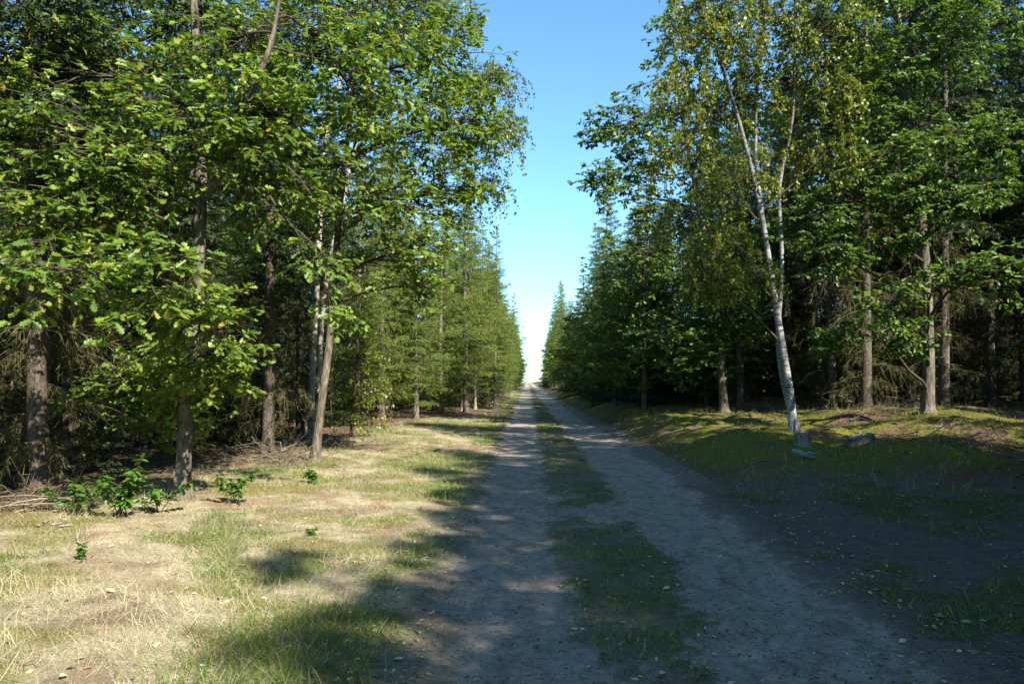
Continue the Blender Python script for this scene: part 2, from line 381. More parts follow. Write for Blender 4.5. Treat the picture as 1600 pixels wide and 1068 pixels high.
def broadleaf(name, base, trunks, clumps, label, leaf='oak', mat='oak', bmat='oakbark', size=.12, tpl=T_OAK, nleaf=18,
              droop=0., top=1., keep_leaves=0, group=None, cat='tree', limb_r=.05, seed=1, lum=.5):
    r = np.random.default_rng(seed)
    root = thing(name, base, label, cat, group)
    qs = []
    for k, (pts, rads) in enumerate(trunks):
        geo, q = trunk_geo(np.array(pts) - base, rads, seed=seed+k, flare=.45 if k == 0 else .1)
        obj('trunk', mk_mesh(name+'_trunk', geo, M[bmat], True), root); qs.append(q)
    LP, LD, LN, LS = [], [], [], []
    for (c, rr, n, lm_) in clumps:
        c = np.array(c) - base
        best = None
        for q in qs:
            hd = np.linalg.norm(q[:, :2] - c[:2], axis=1)
            cost = np.abs((c[2] - q[:, 2]) - (lum if lm_ is None else lm_)*hd) + .3*hd
            i = int(np.argmin(cost))
            if best is None or cost[i] < best[0]: best = (cost[i], q[i])
        a = best[1]
        A = a[:3]; dv = c - A; L = np.linalg.norm(dv)
        ctl = A + dv*.5 + np.array([0, 0, .12*L]) + r.normal(size=3)*.1*L
        path = bez(A[None], ctl[None], (c + norm(dv)*rr*.35)[None], 12)[0]
        path[1:] += np.cumsum(r.normal(size=(11, 3))*.018*L, axis=0)*.5
        lr = min(limb_r, a[3]*.65, .012*L + .01)
        geos = [tubes(path[None], np.linspace(lr, .008, 12)[None], 7)]
        # sprays
        u = rdir(n, r)*(r.random((n, 1))**.45); S = c + u*np.array([rr, rr, rr*.8])
        t0 = float(np.clip(1 - 1.3*rr/max(L, .1), .3, .8)); t = (t0 + (1-t0)*r.random(n))*11; i0 = np.minimum(t.astype(int), 10); f = (t-i0)[:, None]
        B0 = path[i0]*(1-f) + path[i0+1]*f
        dv = S - B0; Ls = np.linalg.norm(dv, axis=1, keepdims=True)
        C = B0 + dv*.5 + np.array([0, 0, 1.])*Ls*.12 + r.normal(size=(n, 3))*.06
        bp = bez(B0, C, S, 5)
        geos.append(tubes(bp, np.repeat(np.linspace(.011, .004, 5)[None], n, 0), 3))
        d0 = norm(bp[:, -1]-bp[:, -2])
        if leaf == 'oak':
            for s in range(4):
                az = r.normal(size=(n, 1))*.9
                h = np.column_stack([d0[:, 0]*np.cos(az[:, 0]) - d0[:, 1]*np.sin(az[:, 0]), d0[:, 0]*np.sin(az[:, 0]) + d0[:, 1]*np.cos(az[:, 0]), d0[:, 2]*.4 + r.normal(size=n)*.18 - droop*.4])
                h = norm(h); tl = (.18 + .28*r.random((n, 1)))
                st = S if s else bp[:, 3]
                e = st + h*tl - np.array([0, 0, 1.])*tl*.12
                geos.append(tubes(bez(st, st + h*tl*.5 + np.array([0, 0, .02]), e, 3), np.repeat(np.linspace(.0045, .0022, 3)[None], n, 0), 3))
                m = max(2, nleaf//4)
                for q in range(m):
                    f = 1. if q < m*.6 else r.random((n, 1))*.7+.2
                    pos = st*(1-f) + e*f + r.normal(size=(n, 3))*.012
                    az = r.random(n)*2*np.pi; hx = np.column_stack([np.cos(az), np.sin(az), np.zeros(n)])
                    ld = norm(hx*.9 + h*.75 + np.column_stack([np.zeros(n), np.zeros(n), -.12 - droop*.5 + r.normal(size=n)*.25]))
                    LP.append(pos); LD.append(ld); LN.append(np.array([.22, -.3, .95]) + r.normal(size=(n, 3))*.42); LS.append(size*(.42 + .85*r.random(n)))
        else:   # hanging twigs with small leaves
            Lh = .35 + .75*r.random((n, 1))
            outd = norm(np.column_stack([d0[:, 0], d0[:, 1], 0*d0[:, 2]]) + r.normal(size=(n, 3))*.3)
            e = S + outd*Lh*.45 - np.array([0, 0, 1.])*Lh*droop + r.normal(size=(n, 3))*.1
            hp = bez(S, S + outd*Lh*.5 + np.array([0, 0, .05]), e, 6)
            geos.append(tubes(hp, np.repeat(np.linspace(.004, .0015, 6)[None], n, 0), 3))
            for q in range(nleaf):
                t = r.random(n)*4.99; i0 = t.astype(int); f = (t-i0)[:, None]; ii = np.arange(n)
                pos = hp[ii, i0]*(1-f) + hp[ii, i0+1]*f + r.normal(size=(n, 3))*.035
                ld = norm(r.normal(size=(n, 3))*.7 + np.array([0, 0, -.75]))
                LP.append(pos); LD.append(ld); LN.append(r.normal(size=(n, 3)) + np.array([0, 0, .5])); LS.append(size*(.65 + .65*r.random(n)))
        obj('limb', mk_mesh(name+'_limb', join(geos), M['thinbark'], True), root)
    LP, LD, LN, LS = map(np.concatenate, (LP, LD, LN, LS))
    keep = np.zeros(len(LP), bool)
    if keep_leaves:
        W = LP + base
        cp = (W - np.array([0, 0, CAM_Z])) @ CR
        px = CX - cp[:, 0]/cp[:, 2]*FPX; py = CY + cp[:, 1]/cp[:, 2]*FPX
        vis = (px > 5) & (px < 1595) & (py > 5) & (cp[:, 2] < 0)
        score = np.where(vis, LS/(-cp[:, 2]), 0)
        keep[np.argsort(-score)[:keep_leaves]] = True
    crown = obj('crown', mk_mesh(name+'_crown', stamp(tpl, LP[~keep], LD[~keep], LN[~keep], LS[~keep], LS[~keep]*(.75 + .45*r.random((~keep).sum()))), M[mat]), root)
    if keep_leaves:
        lm = mk_mesh('leaf', stamp(T_OAK, np.zeros((1, 3)), np.array([[1., 0, 0]]), np.array([[0, 0, 1.]]), np.ones(1)), M[mat+'_single'])
        for p, d, n_, s in zip(LP[keep], norm(LD[keep]), LN[keep], LS[keep]):
            z = norm(n_ - (n_*d).sum()*d); y = np.cross(z, d)
            o = bpy.data.objects.new('leaf', lm); COL.objects.link(o); o.parent = crown
            o.matrix_local = Matrix(((d[0]*s, y[0]*s, z[0]*s, p[0]), (d[1]*s, y[1]*s, z[1]*s, p[1]), (d[2]*s, y[2]*s, z[2]*s, p[2]), (0, 0, 0, 1)))
    return root
def single(key):
    m = M[key].copy(); m.name = key+'_leaf_single'; nt = m.node_tree
    oi = nt.nodes.new('ShaderNodeObjectInfo')
    for l in list(nt.links):
        if l.from_socket.name == 'Random Per Island':
            t = l.to_socket; nt.links.remove(l); nt.links.new(oi.outputs['Random'], t)
    return m
M['oak_single'] = single('oak')

def px_path(pts, Y):
    """pixel polyline -> points; Y may drift along the stem"""
    ys_ = np.linspace(Y, Y if np.isscalar(Y) else Y, len(pts))
    return np.array([at(a, b, y) for (a, b), y in zip(pts, ys_)])
def cl(lst):
    return [(at(q[0], q[1], q[2]), q[3], q[4], q[5] if len(q) > 5 else None) for q in lst]

# near oak on the left verge
b = hit(285, 778)
p = np.vstack([b - [0, 0, .06], at(288, 700, b[1]), at(296, 560, b[1]), at(310, 420, b[1]+.1), at(316, 290, b[1]+.1), at(310, 150, b[1]+.2), at(304, 20, b[1]+.3), at(300, -150, b[1]+.4)])
limb = np.vstack([at(318, 310, b[1]), at(342, 280, b[1]-.2), at(365, 225, b[1]-.4), at(395, 140, b[1]-.6), at(425, 70, b[1]-.7), at(440, -20, b[1]-.7)])
broadleaf('oak_tree', b, [(p, [.1, .092, .086, .08, .072, .056, .045, .03]), (limb, [.045, .045, .042, .036, .03, .015])],
    cl([(40, 120, 9.6, 1.0, 38), (60, 210, 9.2, .8, 34), (150, 250, 9.0, .8, 38), (60, 320, 8.6, .6, 24), (215, 320, 9.5, .75, 34),
        (250, 190, 9.6, .85, 40), (360, 80, 9.8, .9, 40), (440, 190, 10, .9, 40), (400, 270, 10.6, .6, 22), (480, 60, 10.2, 1.0, 44),
        (560, 130, 11, 1.0, 44), (140, 100, 10, 1.0, 40), (20, 425, 7.3, .36, 12), (110, 410, 7.9, .42, 15), (235, 440, 7.9, .5, 26), (300, 490, 8.6, .42, 22),
        (335, 560, 9.3, .34, 16), (215, 600, 10.4, .42, 16), (265, 615, 10.6, .3, 12), (290, 590, 10.0, .4, 20), (250, 660, 10.6, .3, 12), (170, 605, 10.5, .35, 14), (335, 600, 9.9, .3, 10), (300, 545, 9.6, .35, 14), (490, 400, 10, .26, 9, -.9), (330, 30, 11, 1.0, 40),
        (540, 260, 11, .75, 28), (400, 330, 10, .34, 10, -.5), (480, 300, 10, .3, 9, -.5), (520, 470, 10.2, .22, 6, -1.2), (230, 60, 11.4, 1.2, 44), (430, -30, 11, 1.2, 40), (385, 165, 9.2, .55, 24), (345, 215, 9.4, .5, 18), (600, 10, 11.5, 1.1, 40),
        (120, 190, 11.6, 1.1, 36), (300, 250, 11.8, .8, 24), (190, 385, 10.2, .6, 20), (330, 400, 11.2, .5, 12)]),
    'nearest oak tree with broad lobed leaves on the sunny left verge', keep_leaves=290, size=.118, nleaf=32, tpl=T_OAK2, seed=3, limb_r=.023, lum=.12)

# leaning oak behind the brush
b = hit(492, 722)
p = np.vstack([b - [0, 0, .05], at(497, 665, b[1]), at(513, 560, b[1]), at(521, 450, b[1]), at(530, 330, b[1]), at(548, 180, b[1]+.2), at(560, 0, b[1]+.4)])
Y = b[1]
broadleaf('oak_tree', b, [(p, [.09, .076, .07, .064, .056, .04, .02])],
    cl([(600, 300, Y-.5, 1.0, 44), (680, 200, Y, 1.1, 50), (640, 390, Y-.3, .8, 34), (570, 180, Y-1, 1.0, 40), (700, 90, Y+.5, 1.1, 46), (620, 60, Y, 1.2, 44),
        (690, 300, Y+.3, .8, 34), (740, 190, Y+.5, .7, 26), (560, 60, Y+.5, 1.2, 36), (520, 300, Y-.7, .5, 14), (660, 450, Y+.5, .5, 14), (640, 230, Y+1, 1.2, 36), (660, 20, Y+1, 1.2, 40), (560, 400, Y+1, .6, 12)]),
    'leaning oak with a crooked trunk rising from the brown brush', size=.128, nleaf=32, seed=5, tpl=T_OAK3, limb_r=.04, lum=.3)

# big oak right of the birch
b = hit(1450, 645)
Y = b[1]
p = np.vstack([b - [0, 0, .06], at(1452, 560, Y), at(1448, 450, Y), at(1440, 330, Y), at(1424, 190, Y), at(1408, 90, Y), at(1398, -40, Y), at(1392, -160, Y)])
Yc = Y - 1.6
broadleaf('oak_tree', b, [(p, [.14, .12, .11, .1, .088, .07, .05, .03])],
    cl([(1300, 60, Yc, 1.3, 44), (1350, 150, Yc, 1.1, 40), (1420, 90, Yc, 1.2, 40), (1500, 60, Yc, 1.1, 38), (1450, 10, Yc, 1.3, 42), (1380, 250, Yc, 1.1, 38), (1480, 220, Yc-.6, .9, 30),
        (1555, 215, Yc-1, .7, 20), (1330, 320, Yc, 1.0, 36), (1430, 320, Yc-.6, 1.0, 34), (1500, 310, Yc-.8, .9, 30), (1560, 300, Yc-1, .6, 18), (1290, 390, Yc, .9, 30), (1370, 385, Yc, .8, 24),
        (1400, 470, Yc-1, .6, 18), (1480, 430, Yc-1, .7, 16), (1560, 420, Yc-1.4, .8, 22), (1430, 510, Yc-1, .55, 16), (1300, 520, Yc-1.5, .42, 14), (1250, 340, Yc, .9, 26), (1350, -40, Yc, 1.4, 40), (1520, -20, Yc, 1.3, 30),
        (1340, 230, Yc+1, 1.3, 36), (1290, 200, Yc+1, 1.2, 34), (1430, 190, Yc+1, 1.3, 34)]),
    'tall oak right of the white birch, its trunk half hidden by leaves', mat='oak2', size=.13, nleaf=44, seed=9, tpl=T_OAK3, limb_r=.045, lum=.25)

# oak leaning over the track, right middle distance
b = hit(1132, 622)
b = np.array([6.6, 27.0, 0]); b[2] = zfun(b[0], b[1]); Y = 27.
p = np.vstack([b - [0, 0, .06], at(1126, 560, Y), at(1118, 480, Y), at(1100, 380, Y), at(1085, 280, Y), at(1060, 150, Y), at(1050, 40, Y)])
broadleaf('oak_tree', b, [(p, [.15, .135, .12, .11, .09, .06, .02])],
    cl([(950, 205, Y, 1.0, 34), (1000, 180, Y, 1.3, 40), (940, 285, Y-.5, .8, 30), (990, 270, Y, .9, 26), (1040, 330, Y, 1.4, 44), (1000, 400, Y-.5, 1.2, 40), (1060, 440, Y-.5, 1.4, 44),
        (1040, 530, Y-.5, 1.2, 34), (1110, 370, Y+.5, 1.5, 40), (1100, 250, Y+.5, 1.5, 44), (1050, 130, Y+.5, 1.3, 36), (1110, 500, Y, 1.1, 22), (1070, 60, Y+.5, 1.3, 34), (1160, 420, Y+1, 1.5, 36), (1200, 330, Y+1.5, 1.6, 36), (1190, 180, Y+1.5, 1.6, 36), (1130, 450, Y-.6, 1.2, 28), (1115, 540, Y-.8, 1.0, 22), (1060, 560, Y-.5, .9, 20), (1170, 510, Y-.3, 1.0, 18), (1020, 240, Y, 1.1, 30), (1070, 200, Y, 1.2, 30)]),
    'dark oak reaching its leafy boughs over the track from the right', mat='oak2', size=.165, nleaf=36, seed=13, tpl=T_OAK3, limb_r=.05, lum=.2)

b = np.array([4.4, 30.5, 0]); b[2] = zfun(b[0], b[1]); Y = 30.5
p = np.vstack([b - [0, 0, .06], b + [.05, 0, 1.5], b + [-.1, 0, 3], b + [0, .1, 4.6], b + [.1, 0, 6.3]])
broadleaf('oak_tree', b, [(p, [.09, .08, .07, .05, .02])],
    cl([(990, 460, Y, 1.2, 40), (960, 500, Y, 1.1, 36), (1010, 530, Y, 1.1, 34), (950, 560, Y, 1.0, 30), (925, 520, Y+1, 1.0, 28), (915, 575, Y+1, .8, 22), (1000, 580, Y, .8, 20), (1010, 420, Y, 1.0, 30), (970, 430, Y+.5, .9, 24)]),
    'young bushy oak leaning towards the right wheel track before the conifers', mat='oak', size=.17, nleaf=24, seed=14, tpl=T_OAK3, limb_r=.035, lum=.2)

# two-stemmed birch on the right bank
b = hit(1241, 674)
Y = b[1]
p1 = np.vstack([b - [0, 0, .06], at(1236, 620, Y), at(1222, 540, Y), at(1205, 430, Y), at(1190, 330, Y), at(1166, 230, Y), at(1150, 170, Y), at(1125, 100, Y), at(1100, 10, Y), at(1090, -80, Y)])
p2 = np.vstack([at(1234, 640, Y+.12), at(1220, 590, Y+.2), at(1212, 520, Y+.2), at(1224, 440, Y+.2), at(1220, 360, Y+.2), at(1213, 275, Y+.2), at(1238, 220, Y+.2), at(1242, 120, Y+.2), at(1240, 10, Y+.2), at(1245, -90, Y+.2)])
p3 = np.vstack([at(1190, 330, Y), at(1180, 250, Y+.3), at(1182, 150, Y+.5), at(1190, 40, Y+.6), at(1195, -60, Y+.6)])
broadleaf('birch_tree', b, [(p1, [.1, .088, .076, .065, .056, .046, .038, .03, .022, .013]), (p2, [.055, .052, .05, .047, .043, .037, .03, .025, .018, .01]), (p3, [.045, .04, .032, .022, .01])],
    cl([(1112, 60, Y, .9, 60), (1190, 30, Y, 1.2, 60), (1290, 50, Y, 1.0, 44), (1080, 150, Y, .9, 50), (1150, 150, Y+.5, 1.0, 50), (1230, 130, Y+.5, 1.0, 50), (1300, 150, Y, .7, 30), (1075, 240, Y, .7, 40),
        (1140, 270, Y+.3, .9, 44), (1230, 250, Y+.5, .8, 30), (1120, 370, Y, .7, 44), (1160, 420, Y-.2, .6, 36), (1290, 240, Y, .6, 24), (1060, 340, Y, .45, 24), (1100, 430, Y, .5, 26), (1095, 10, Y, .7, 40), (1140, -40, Y, 1.2, 50), (1260, -30, Y, 1.1, 40)]),
    'white-barked birch with two stems and yellowing leaves on the right bank', leaf='birch', mat='birch', bmat='birchbark', size=.072, tpl=T_BIRCH, nleaf=56, droop=.8, seed=17, limb_r=.03, lum=.9)

# birch on the left with hanging twigs at the sky gap
b = hit(497, 682); b = np.array([-5.6, 20.5, 0]); b[2] = zfun(b[0], b[1]); Y = 20.5
p1 = np.vstack([b - [0, 0, .05], at(489, 560, Y), at(496, 430, Y), at(501, 320, Y), at(505, 220, Y), at(540, 100, Y), at(560, -40, Y), at(575, -150, Y)])
p2 = np.vstack([b + [.15, .2, 0], at(500, 540, Y+.3), at(508, 440, Y+.3), at(530, 340, Y+.3), at(555, 230, Y+.3), at(580, 100, Y+.3), at(600, -30, Y+.3)])
broadleaf('birch_tree', b, [(p1, [.085, .08, .075, .07, .062, .05, .035, .02]), (p2, [.07, .066, .062, .06, .056, .045, .025])],
    cl([(770, 120, Y, .7, 60), (780, 200, Y, .6, 55), (760, 290, Y+.5, .5, 40), (690, 30, Y, .8, 50), (710, 140, Y+.5, 1.0, 50), (730, 240, Y+.5, .8, 44), (660, -10, Y, 1.3, 60), (690, -50, Y, .9, 50), (600, -40, Y, 1.3, 44), (620, 90, Y+1, 1.2, 40)]),
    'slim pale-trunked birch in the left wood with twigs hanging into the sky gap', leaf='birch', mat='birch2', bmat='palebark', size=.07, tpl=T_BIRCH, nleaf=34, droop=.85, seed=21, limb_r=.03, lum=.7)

# thin young birch in front of the larches
b = hit(611, 642)
Y = b[1]
p = np.vstack([b - [0, 0, .04], at(612, 590, Y), at(614, 520, Y), at(616, 440, Y), at(625, 360, Y), at(632, 300, Y)])
broadleaf('birch_tree', b, [(p, [.085, .07, .065, .05, .035, .015])],
    cl([(600, 440, Y, 1.0, 46), (660, 450, Y, 1.0, 46), (640, 370, Y, 1.0, 46), (650, 520, Y, .7, 26), (575, 500, Y, .6, 20), (690, 400, Y, .7, 24)]),
    'thin young birch with a whitish trunk before the left larches', leaf='birch', mat='birch', bmat='birchbark', size=.07, tpl=T_BIRCH, nleaf=40, droop=.5, seed=23, limb_r=.025, lum=.6)

# yellow-spotted bush beside the leaning oak
b = hit(548, 684)
Y = b[1]
p = np.vstack([b - [0, 0, .04], at(550, 640, Y), at(556, 600, Y), at(560, 560, Y)])
broadleaf('leafy_bush', b, [(p, [.035, .03, .022, .012])],
    cl([(540, 600, Y, .5, 26), (575, 610, Y, .45, 22), (560, 560, Y, .45, 22), (530, 650, Y, .4, 18), (575, 655, Y, .35, 14)]),
    'dark bush spotted with yellow leaves beside the leaning oak', leaf='birch', mat='birch', bmat='thinbark', size=.075, tpl=T_BIRCH, nleaf=16, droop=.3, seed=27, limb_r=.015, cat='bush')

# ------------------------------------------------------------------ conifers (prototype meshes, shared by every tree of the kind)
def conifer(H, zb, Lmax, r0, kind, seed, dead=True, dens=1., bk=None):
    r = np.random.default_rng(seed)
    trunk = trunk_geo(np.column_stack([.06*np.sin(np.linspace(0, 4, 12)+seed), .06*np.cos(np.linspace(0, 3, 12)+seed), np.linspace(-.08, H, 12)]) , r0*(1.003-np.linspace(0, 1, 12))**1.15+.004, k=10, flare=.35, m=30, seed=seed)[0]
    Z, A, L = [], [], []
    z = zb
    while z < H - .12:
        f = (z - zb)/(H - zb)
        nb = 6 if f < .8 else 4
        for q in range(nb):
            Z.append(z + r.normal()*.07); A.append(r.random()*2*np.pi)
            prof = min(1., .55 + 1.8*f) if kind != 'skirt' else 1.
            L.append(max(.12, Lmax*prof*(1 - f)**.85*(.7 + .5*r.random())))
        z += .34 if kind != 'larch' else .3
    Z, A, L = map(np.array, (Z, A, L)); n = len(Z)
    f = (Z - zb)/(H - zb)
    rd = np.column_stack([np.cos(A), np.sin(A), np.zeros(n)]); up = np.array([0, 0, 1.])
    B0 = np.column_stack([np.zeros(n), np.zeros(n), Z])
    lift = (.5*f - .12) if kind != 'larch' else (.3*f + .02)
    sag = -.22 if kind != 'larch' else -.1
    E = B0 + rd*L[:, None] + up*(L*(lift + sag*.4))[:, None]
    C = B0 + rd*(L*.5)[:, None] + up*(L*(lift*.5 + (-sag)*.2 if kind == 'larch' else lift*.5 + sag*.3))[:, None]
    bp = bez(B0, C, E, 6)
    wood = tubes(bp, np.linspace(1, .2, 6)[None]*(.006 + .009*L)[:, None], 3)
    # side twigs
    per = np.maximum(8, (L*15*dens).astype(int)); idx = np.repeat(np.arange(n), per); m = len(idx)
    t = (.12 + .88*r.random(m))*4.99; i0 = t.astype(int); ff = (t-i0)[:, None]
    P0 = bp[idx, i0]*(1-ff) + bp[idx, i0+1]*ff
    tf = t/5
    side = np.where(r.random(m) < .5, -1, 1)
    tang = rd[idx]; lat = np.column_stack([-tang[:, 1], tang[:, 0], np.zeros(m)])*side[:, None]
    tl = (.12 + .34*L[idx]*(1 - tf*.75))*(.6 + .6*r.random(m))
    tl = np.minimum(tl, .75)
    dr = -.35 - .3*r.random(m) if kind != 'larch' else -.15 - .55*r.random(m)
    D = norm(tang*.65 + lat*.75 + up*dr[:, None] + r.normal(size=(m, 3))*.12)
    tw = np.stack([P0, P0 + D*tl[:, None]], 1)
    tww = tubes(tw, np.repeat(np.array([[.004, .0015]]), m, 0), 3)
    # needles
    pn = np.maximum(5, (tl*(38 if kind != 'larch' else 40)*dens).astype(int)); j = np.repeat(np.arange(m), pn); K = len(j)
    s = r.random(K)
    pos = P0[j] + D[j]*(tl[j]*s)[:, None]
    if kind == 'larch':
        nd = norm(D[j]*.25 + rdir(K, r)); ln = .06 + .04*r.random(K); wd = .02 + .01*r.random(K)
    else:
        nd = norm(D[j]*.9 + rdir(K, r)*.75 + up*.1); ln = .075 + .05*r.random(K); wd = .024 + .012*r.random(K)
    outw = norm(pos*np.array([1, 1, 0.])); nee = stamp(T_QUAD, pos, nd, outw*.55 + up*.6 + rdir(K, r)*.75, ln, wd)
    nm = 'larch' if kind == 'larch' else 'spruce'
    parts = [('trunk', mk_mesh(nm+'_trunk', trunk, M[bk or ('larchbark' if kind == 'larch' else 'sprucebark')], True)),
             ('boughs', mk_mesh(nm+'_boughs', join([wood, tww]), M['thinbark'])),
             ('crown', mk_mesh(nm+'_crown', nee, M['larch_bright' if bk else nm]))]
    if dead and zb > 1.2:
        n = int((zb - .5)*14); z = .5 + r.random(n)*(zb - .3); a = r.random(n)*2*np.pi
        rd = np.column_stack([np.cos(a), np.sin(a), np.zeros(n)]); Ld = .4 + 1.1*r.random((n, 1))*np.clip(z[:, None]/2, .4, 1)
        B0 = np.column_stack([np.zeros(n), np.zeros(n), z]); E = B0 + rd*Ld - up*Ld*(.1 + .35*r.random((n, 1)))
        bp = bez(B0, B0 + rd*Ld*.5 + up*.05, E, 5)
        gg = [tubes(bp, np.repeat(np.linspace(.008, .0025, 5)[None], n, 0), 3)]
        idx = np.repeat(np.arange(n), 15); m = len(idx); t = (.2+.8*r.random(m))*3.99; i0 = t.astype(int); ff = (t-i0)[:, None]
        P0 = bp[idx, i0]*(1-ff) + bp[idx, i0+1]*ff
        D = norm(rd[idx]*.5 + r.normal(size=(m, 3))*.5 + up*-.8); tl = .15 + .4*r.random((m, 1))
        gg.append(tubes(bez(P0, P0 + D*tl*.5 + r.normal(size=(m, 3))*.03, P0 + D*tl - up*.05, 3), np.repeat(np.array([[.004, .003, .0015]]), m, 0), 3))
        j = np.repeat(np.arange(m), 6); D2 = norm(D[j]*.6 + r.normal(size=(len(j), 3))*.6 - up*.3); st = P0[j] + D[j]*tl[j]*r.random((len(j), 1))
        gg.append(stamp(T_TRI, st, D2, rdir(len(j), r), .08+.12*r.random(len(j)), np.full(len(j), .012)))
        parts.append(('dead_branch_tangle', mk_mesh(nm+'_dead', join(gg), M['deadneedle'])))
    return parts
PROTO = {
    'spruce_tall': [conifer(14.5, 4.2, 1.8, .12, 'spruce', 101), conifer(13.0, 3.2, 1.7, .13, 'spruce', 102)],
    'spruce_mid': [conifer(12.5, 1.6, 1.9, .14, 'spruce', 103)],
    'spruce_skirt': [conifer(11.0, .3, 2.3, .15, 'skirt', 104, False), conifer(12.5, .5, 2.2, .15, 'skirt', 105, False)],
    'larch': [conifer(13.0, 1.3, 2.5, .15, 'larch', 106, True, .9), conifer(12.0, .8, 2.4, .14, 'larch', 107, False, .9)],
    'larch_pale': [conifer(12.4, 2.4, 3.1, .13, 'larch', 116, True, .8, 'palebark')],
    'spruce_small': [conifer(2.6, .15, 1.0, .03, 'skirt', 108, False)],
}
NUM = {}
def place(kind, var, x, y, label, cat, group=None, s=1., rz=None, tilt=(0, 0), name=None, sz=None, dz=-.03):
    parts = PROTO[kind][var % len(PROTO[kind])]
    nm = name or ('larch_tree' if kind.startswith('larch') else 'spruce_tree')
    rz = R.random()*6.28 if rz is None else rz
    root = thing(nm, (x, y, float(zfun(x, y)) + dz), label, cat, group, (tilt[0], tilt[1], rz), (s, s, s if sz is None else sz))
    for pn, me in parts:
        o = obj(pn, me, root)
        if pn not in ('trunk',): o['kind'] = 'stuff'
    return root
taken = []
def free(x, y, d):
    return all((x-a)**2 + (y-c)**2 > d*d for a, c in taken)
for o in [q for q in bpy.data.objects if q.get('category') == 'tree']: taken.append((o.location.x, o.location.y))

# named front trees
def put(px, py, kind, var, label, s=1., tilt=(0, 0), sz=None, cat=None, Y=None):
    q = hit(px, py) if Y is None else at(px, py, Y)
    taken.append((q[0], q[1]))
    return place(kind, var, q[0], q[1], label, cat or ('larch' if kind.startswith('larch') else 'spruce'), None, s, None, tilt, sz=sz)
put(66, 783, 'spruce_tall', 0, 'thick reddish spruce trunk at the far left behind the saplings', 1.0, (0, rad(2.2)))
put(416, 706, 'spruce_tall', 1, 'grey spruce trunk between the near oak and the leaning oak', 1.0, (0, rad(.8)))
put(724, 642, 'larch_pale', 0, 'tall larch with a bare pale lower trunk beside the sky gap', .98, sz=.95)
put(676, 640, 'spruce_small', 0, 'small bushy spruce left of the pale larch trunk', .9)
put(172, 740, 'spruce_small', 0, 'shaded young spruce between the thick spruce trunk and the near oak', .62)
put(345, 690, 'spruce_small', 0, 'shaded young spruce just right of the near oak', .6)
put(20, 740, 'spruce_small', 0, 'young spruce at the left edge of the picture', .55)
put(648, 630, 'larch', 1, 'light green larch between the thin birch and the pale larch trunk', .85, Y=31.5)
put(594, 634, 'larch', 0, 'light green larch directly behind the thin young birch', .95, Y=30.5)
put(690, 626, 'larch', 1, 'feathery larch just behind and left of the pale larch trunk', .95, Y=37)
put(560, 640, 'larch', 1, 'larch in the shade behind the yellow-spotted bush', .9, Y=27.5)
put(775, 628, 'larch', 0, 'larch hanging its boughs towards the track beyond the heather clump', .85, Y=47)

ORD = ['first', 'second', 'third', 'fourth', 'fifth', 'sixth', 'seventh', 'eighth', 'ninth', 'tenth', 'eleventh', 'twelfth', 'thirteenth', 'fourteenth', 'fifteenth', 'sixteenth', 'seventeenth', 'eighteenth', 'nineteenth', 'twentieth']
def copy_tree(src, x, y, rz, sc_, label, cat, group):
    r = src.copy(); COL.objects.link(r); r.location = (x, y, float(zfun(x, y)) - .03); r.rotation_euler = (0, 0, rz); r.scale = (sc_,)*3
    tag(r, label, cat, group)
    for ch in list(src.children):
        c = ch.copy(); COL.objects.link(c); c.parent = r
    taken.append((x, y))
young = [o for o in bpy.data.objects if o.get('label', '').startswith('young bushy oak')][0]
thin = [o for o in bpy.data.objects if o.get('label', '').startswith('thin young birch')][0]
for k, (x, y, rz, q) in enumerate([(4.1, 37.5, 2., .95), (3.7, 46, 4., .85), (3.9, 57, 1., 1.05), (3.6, 71, 3., 1.)]):
    copy_tree(young, x, y, rz, q, f'leafy oak among the right roadside conifers, {ORD[k]} from the near end', 'tree', 'leafy oaks in the right roadside row')
for k, (x, y, rz, q) in enumerate([(-3.1, 47, 2., .9), (-2.7, 62, 4., 1.1)]):
    copy_tree(thin, x, y, rz, q, f'small birch among the left roadside larches, {ORD[k]} from the near end', 'tree', 'small birches in the left roadside row')
# roadside rows
def row(side, y0, y1, step, xc, kinds, what):
    y = y0; k = 0
    while y < y1:
        x = xc(y) + R.normal()*.5; yy = y + R.normal()*.6
        kind, var = kinds[int(R.integers(len(kinds)))]
        if free(x, yy, 1.4):
            nm = 'larch' if kind == 'larch' else 'spruce'
            if k < 20 and y < 95:
                lab = f'{nm}, {ORD[k]} from the near end of the {what}'; gr = f'conifers of the {what}'
            else:
                lab = f'distant {nm} at the far end of the {what}'; gr = f'distant {nm} row, {side} side'
            s = .62 + .56*R.random()**.8
            place(kind, var, x, yy, lab, nm, gr, s); taken.append((x, yy)); k += 1
        y += step*(1 + .004*(y-y0))
LK = [('larch', 0), ('larch', 1)]*4 + [('spruce_skirt', 0)]
RK = [('larch', 1), ('spruce_skirt', 0), ('spruce_skirt', 1), ('larch', 0)]
row('left', 38.5, 165, 2.7, lambda y: -3.6 + .9*float(sstep(60, 120, y)) - .2*math.sin(y*.3), LK, 'front row left of the track')
row('left', 36, 90, 2.9, lambda y: -6.4, LK, 'second row left of the track')
row('right', 34, 165, 2.7, lambda y: 5.3 - .9*float(sstep(60, 120, y)) + .3*math.sin(y*.4), RK, 'front row right of the track')
row('right', 31, 90, 2.9, lambda y: 8.2, RK, 'second row right of the track')

